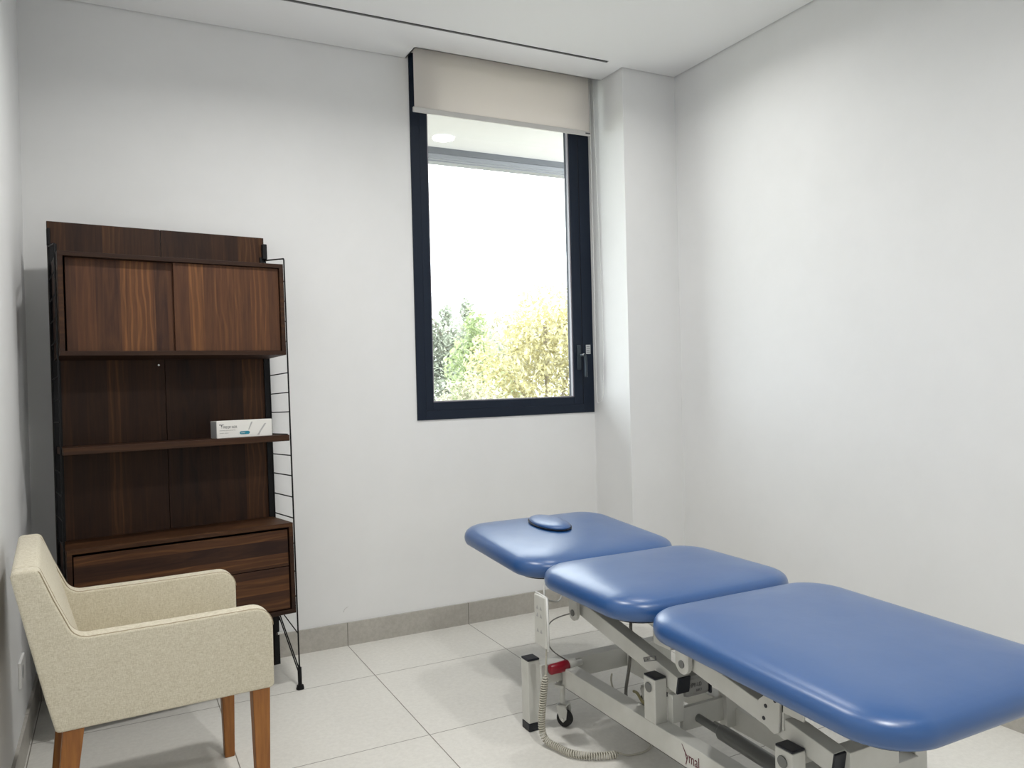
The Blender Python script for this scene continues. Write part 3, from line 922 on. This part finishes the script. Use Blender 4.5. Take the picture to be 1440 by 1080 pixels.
# pad subframe
for x0, x1 in ((.445, .475), (.795, .825)):
    cpart('pad_frame_rail', mbox(x0, x1, -1.78, -1.24, .474, .509))
    b = bmesh.new(); beam(b, ((x0+x1)/2, -1.80, .492), ((x0+x1)/2, -2.45, .474), .030, .035)
    cpart('pad_frame_rail', b)
    b = bmesh.new(); beam(b, ((x0+x1)/2, -.70, .528), ((x0+x1)/2, -1.20, .496), .030, .030)
    cpart('pad_frame_rail', b)
for y0 in (-1.27, -1.76): cpart('pad_frame_cross', mbox(.475, .795, y0, y0+.03, .474, .507))
cpart('pad_frame_cross', mbox(.475, .795, -2.37, -2.34, .462, .492))
cpart('pad_frame_cross', mbox(.475, .795, -.78, -.75, .505, .535))
# rounded hanger lugs at the head end of the arms
def lug(x0, x1, y, z0, z1, w=.052, hole=True):
    r = w/2
    out = [(y-r, z1), (y-r, z0+r)] + arc(y, z0+r, r, PI, 2*PI, 10) + [(y+r, z1)]
    b = bmesh.new(); prism(b, out, x0, x1, lambda a, bb, f: (f, a, bb))
    l = cpart('hanger_lug', b, bv=.0015)
    b = bmesh.new(); tube(b, [(x0-.003, y, z0+r), (x1+.003, y, z0+r)], .011, 16)
    cpart('pivot_bolt', b, M_greyd, l, bv=0)
    return l
lug(.440, .452, -1.262, .375, .495); lug(.650, .660, -1.262, .375, .495)
# centre bracket box above the first post, with its lug
cpart('centre_bracket', mbox(.462, .698, -1.755, -1.675, .415, .476), bv=.003)
lug(.445, .459, -1.825, .375, .478, .056); lug(.700, .714, -1.825, .375, .478, .056)
cpart('centre_bracket', mbox(.459, .70, -1.835, -1.775, .455, .478), bv=.002)
# adjusting bracket for the foot section
bm = bmesh.new()
prism(bm, [(-2.100, .402), (-2.108, .352), (-2.150, .335), (-2.165, .345), (-2.170, .425), (-2.13, .428)], .455, .461, lambda a, b, f: (f, a, b))
box(bm, .461, .500, -2.175, -2.169, .352, .475)
box(bm, .461, .467, -2.235, -2.150, .395, .478)
ab = cpart('adjusting_bracket', bm, bv=.001)
for yy, zz in ((-2.125, .395), (-2.118, .363), (-2.155, .418)):
    b = bmesh.new(); tube(b, [(.4538, yy, zz), (.4555, yy, zz)], .005, 10)
    cpart('bracket_hole', b, M_cap, ab, bv=0)
b = bmesh.new(); tube(b, [(.475, -2.182, .410), (.475, -2.168, .410)], .012, 14)
cpart('bracket_bolt', b, M_chrome, ab, bv=0, smooth=True, angle=40)
# red pedal grip on the cross beam
b = bmesh.new(); tube(b, [(.43, -1.222, .212), (.495, -1.222, .212)], .010, 12)
pd = cpart('pedal_lever', b, bv=0, smooth=True)
b = bmesh.new(); tube(b, [(.368, -1.222, .208), (.371, -1.222, .208), (.436, -1.222, .212), (.44, -1.222, .212)], [.014, .017, .019, .016], 20)
rg = cpart('pedal_grip', b, M_red, pd, bv=0, smooth=True, angle=50); rg['label'] = 'red plastic grip'
b = bmesh.new(); tube(b, [(.44, -1.222, .212), (.47, -1.222, .214)], [.019, .014], 16)
cpart('pedal_collar', b, M_grey, pd, bv=0, smooth=True, angle=50)
# printed name on the left rail
text_obj('rail_lettering', 'ymal', .042, M_redtext, rail_l, Matrix.Translation(-co) @ basis((.4195, -1.862, .160), (0, -1, 0), (0, 0, 1)), .0002, .75)
bm = bmesh.new()
prism(bm, [(-1.848, .200), (-1.850, .200), (-1.870, .176), (-1.866, .174)], .4193, .4198, lambda a, b, f: (f, a, b))
obj('rail_mark', bm, M_redtext, rail_l, off=co)
# loose cables of the couch
def cable(name, pts, r, m, n=8):
    return cpart(name, mtube(smooth_path(pts, n), r, 8), m, bv=0, smooth=True)
cable('power_cable', [(.47, -1.262, .392), (.44, -1.24, .392), (.385, -1.215, .37), (.362, -1.21, .325), (.385, -1.21, .27), (.44, -1.215, .225)], .0022, M_cable)
cable('power_cable', [(.60, -1.365, .505), (.59, -1.385, .40), (.582, -1.392, .31), (.575, -1.392, .237), (.540, -1.420, .175), (.505, -1.478, .172), (.485, -1.56, .190), (.477, -1.62, .208)], .0055, M_cable)
cable('power_cable', [(.50, -1.52, .212), (.485, -1.56, .222), (.475, -1.60, .212), (.465, -1.64, .222), (.47, -1.67, .212)], .0045, mat('yellow_grey_cable', (.28, .25, .12), .6))
# wire hook under the head pad
cable('wire_hook', [(.40, -1.18, .515), (.37, -1.20, .50), (.325, -1.275, .478), (.318, -1.30, .44)], .0035, M_grey)
cable('wire_hook', [(.325, -1.275, .468), (.36, -1.26, .452), (.40, -1.235, .44), (.43, -1.21, .452), (.44, -1.20, .50)], .0035, M_grey)

# ------------------------------------------------------------------ hand control hanging on the couch
hc = empty('hand_control', (.295, -1.30, .32), 'flat pale grey hand control hanging from the couch on a coiled cream cable', 'remote control')
ho = hc.location
o = obj('control_body', mbox(.292, .308, -1.335, -1.262, .325, .490), M_grey, hc, off=ho); bevel(o, .004, 3)
bm = bmesh.new(); tube(bm, [(.300, -1.335, .49), (.300, -1.339, .40), (.300, -1.337, .318)], .004, 8); tube(bm, [(.300, -1.335, .327), (.300, -1.265, .322)], .003, 8); tube(bm, [(.300, -1.335, .490), (.300, -1.262, .493)], .003, 8)
obj('wire_frame', bm, M_white, hc, smooth=True, off=ho)
for dz in (.45, .425, .375):
    for dy in (-1.285, -1.308):
        bm = bmesh.new()
        prism(bm, [(dy-.007, dz-.006), (dy+.007, dz-.006), (dy, dz+.007)], .2912, .2922, lambda a, b, f: (f, a, b))
        obj('button_symbol', bm, M_ink_soft, hc, off=ho)
# thin lead then coil
bm = bmesh.new()
lead = smooth_path([(.300, -1.325, .32), (.300, -1.32, .27), (.302, -1.315, .235)], 8)
tube(bm, lead, .0028, 8)
path = smooth_path([(.302, -1.315, .235), (.296, -1.312, .20), (.290, -1.305, .12), (.290, -1.300, .055), (.298, -1.315, .022), (.312, -1.36, .0155), (.328, -1.415, .0155), (.365, -1.455, .0155), (.42, -1.485, .0155), (.455, -1.493, .0155)], 10)
L_ = [0]
for i in range(1, len(path)): L_.append(L_[-1] + (path[i]-path[i-1]).length)
tot = L_[-1]; turns = int(tot/.0078); per = 10
pts = []; a_ = None
for k in range(turns*per+1):
    s = tot*k/(turns*per)
    i = max(j for j in range(len(L_)) if L_[j] <= s+1e-9); i = min(i, len(path)-2)
    f = (s-L_[i])/max(1e-9, L_[i+1]-L_[i]); p = path[i].lerp(path[i+1], f)
    d = (path[i+1]-path[i]).normalized()
    if a_ is None: a_, _b = frame_of(d)
    a_ = (a_ - d*a_.dot(d)).normalized(); b_ = d.cross(a_)
    th_ = 2*PI*k/per
    rad = .0098*min(1, s/.03+.4, (tot-s)/.02+.4)
    pts.append(p + a_*rad*math.cos(th_) + b_*rad*math.sin(th_))
tube(bm, pts, .0026, 6)
tail = smooth_path([pts[-1], (.49, -1.50, .006), (.55, -1.505, .006), (.60, -1.47, .006), (.62, -1.40, .006), (.61, -1.30, .03), (.60, -1.25, .12), (.60, -1.25, .16)], 8)
tube(bm, tail, .0032, 8)
obj('coiled_cable', bm, M_coil, hc, smooth=True, off=ho)
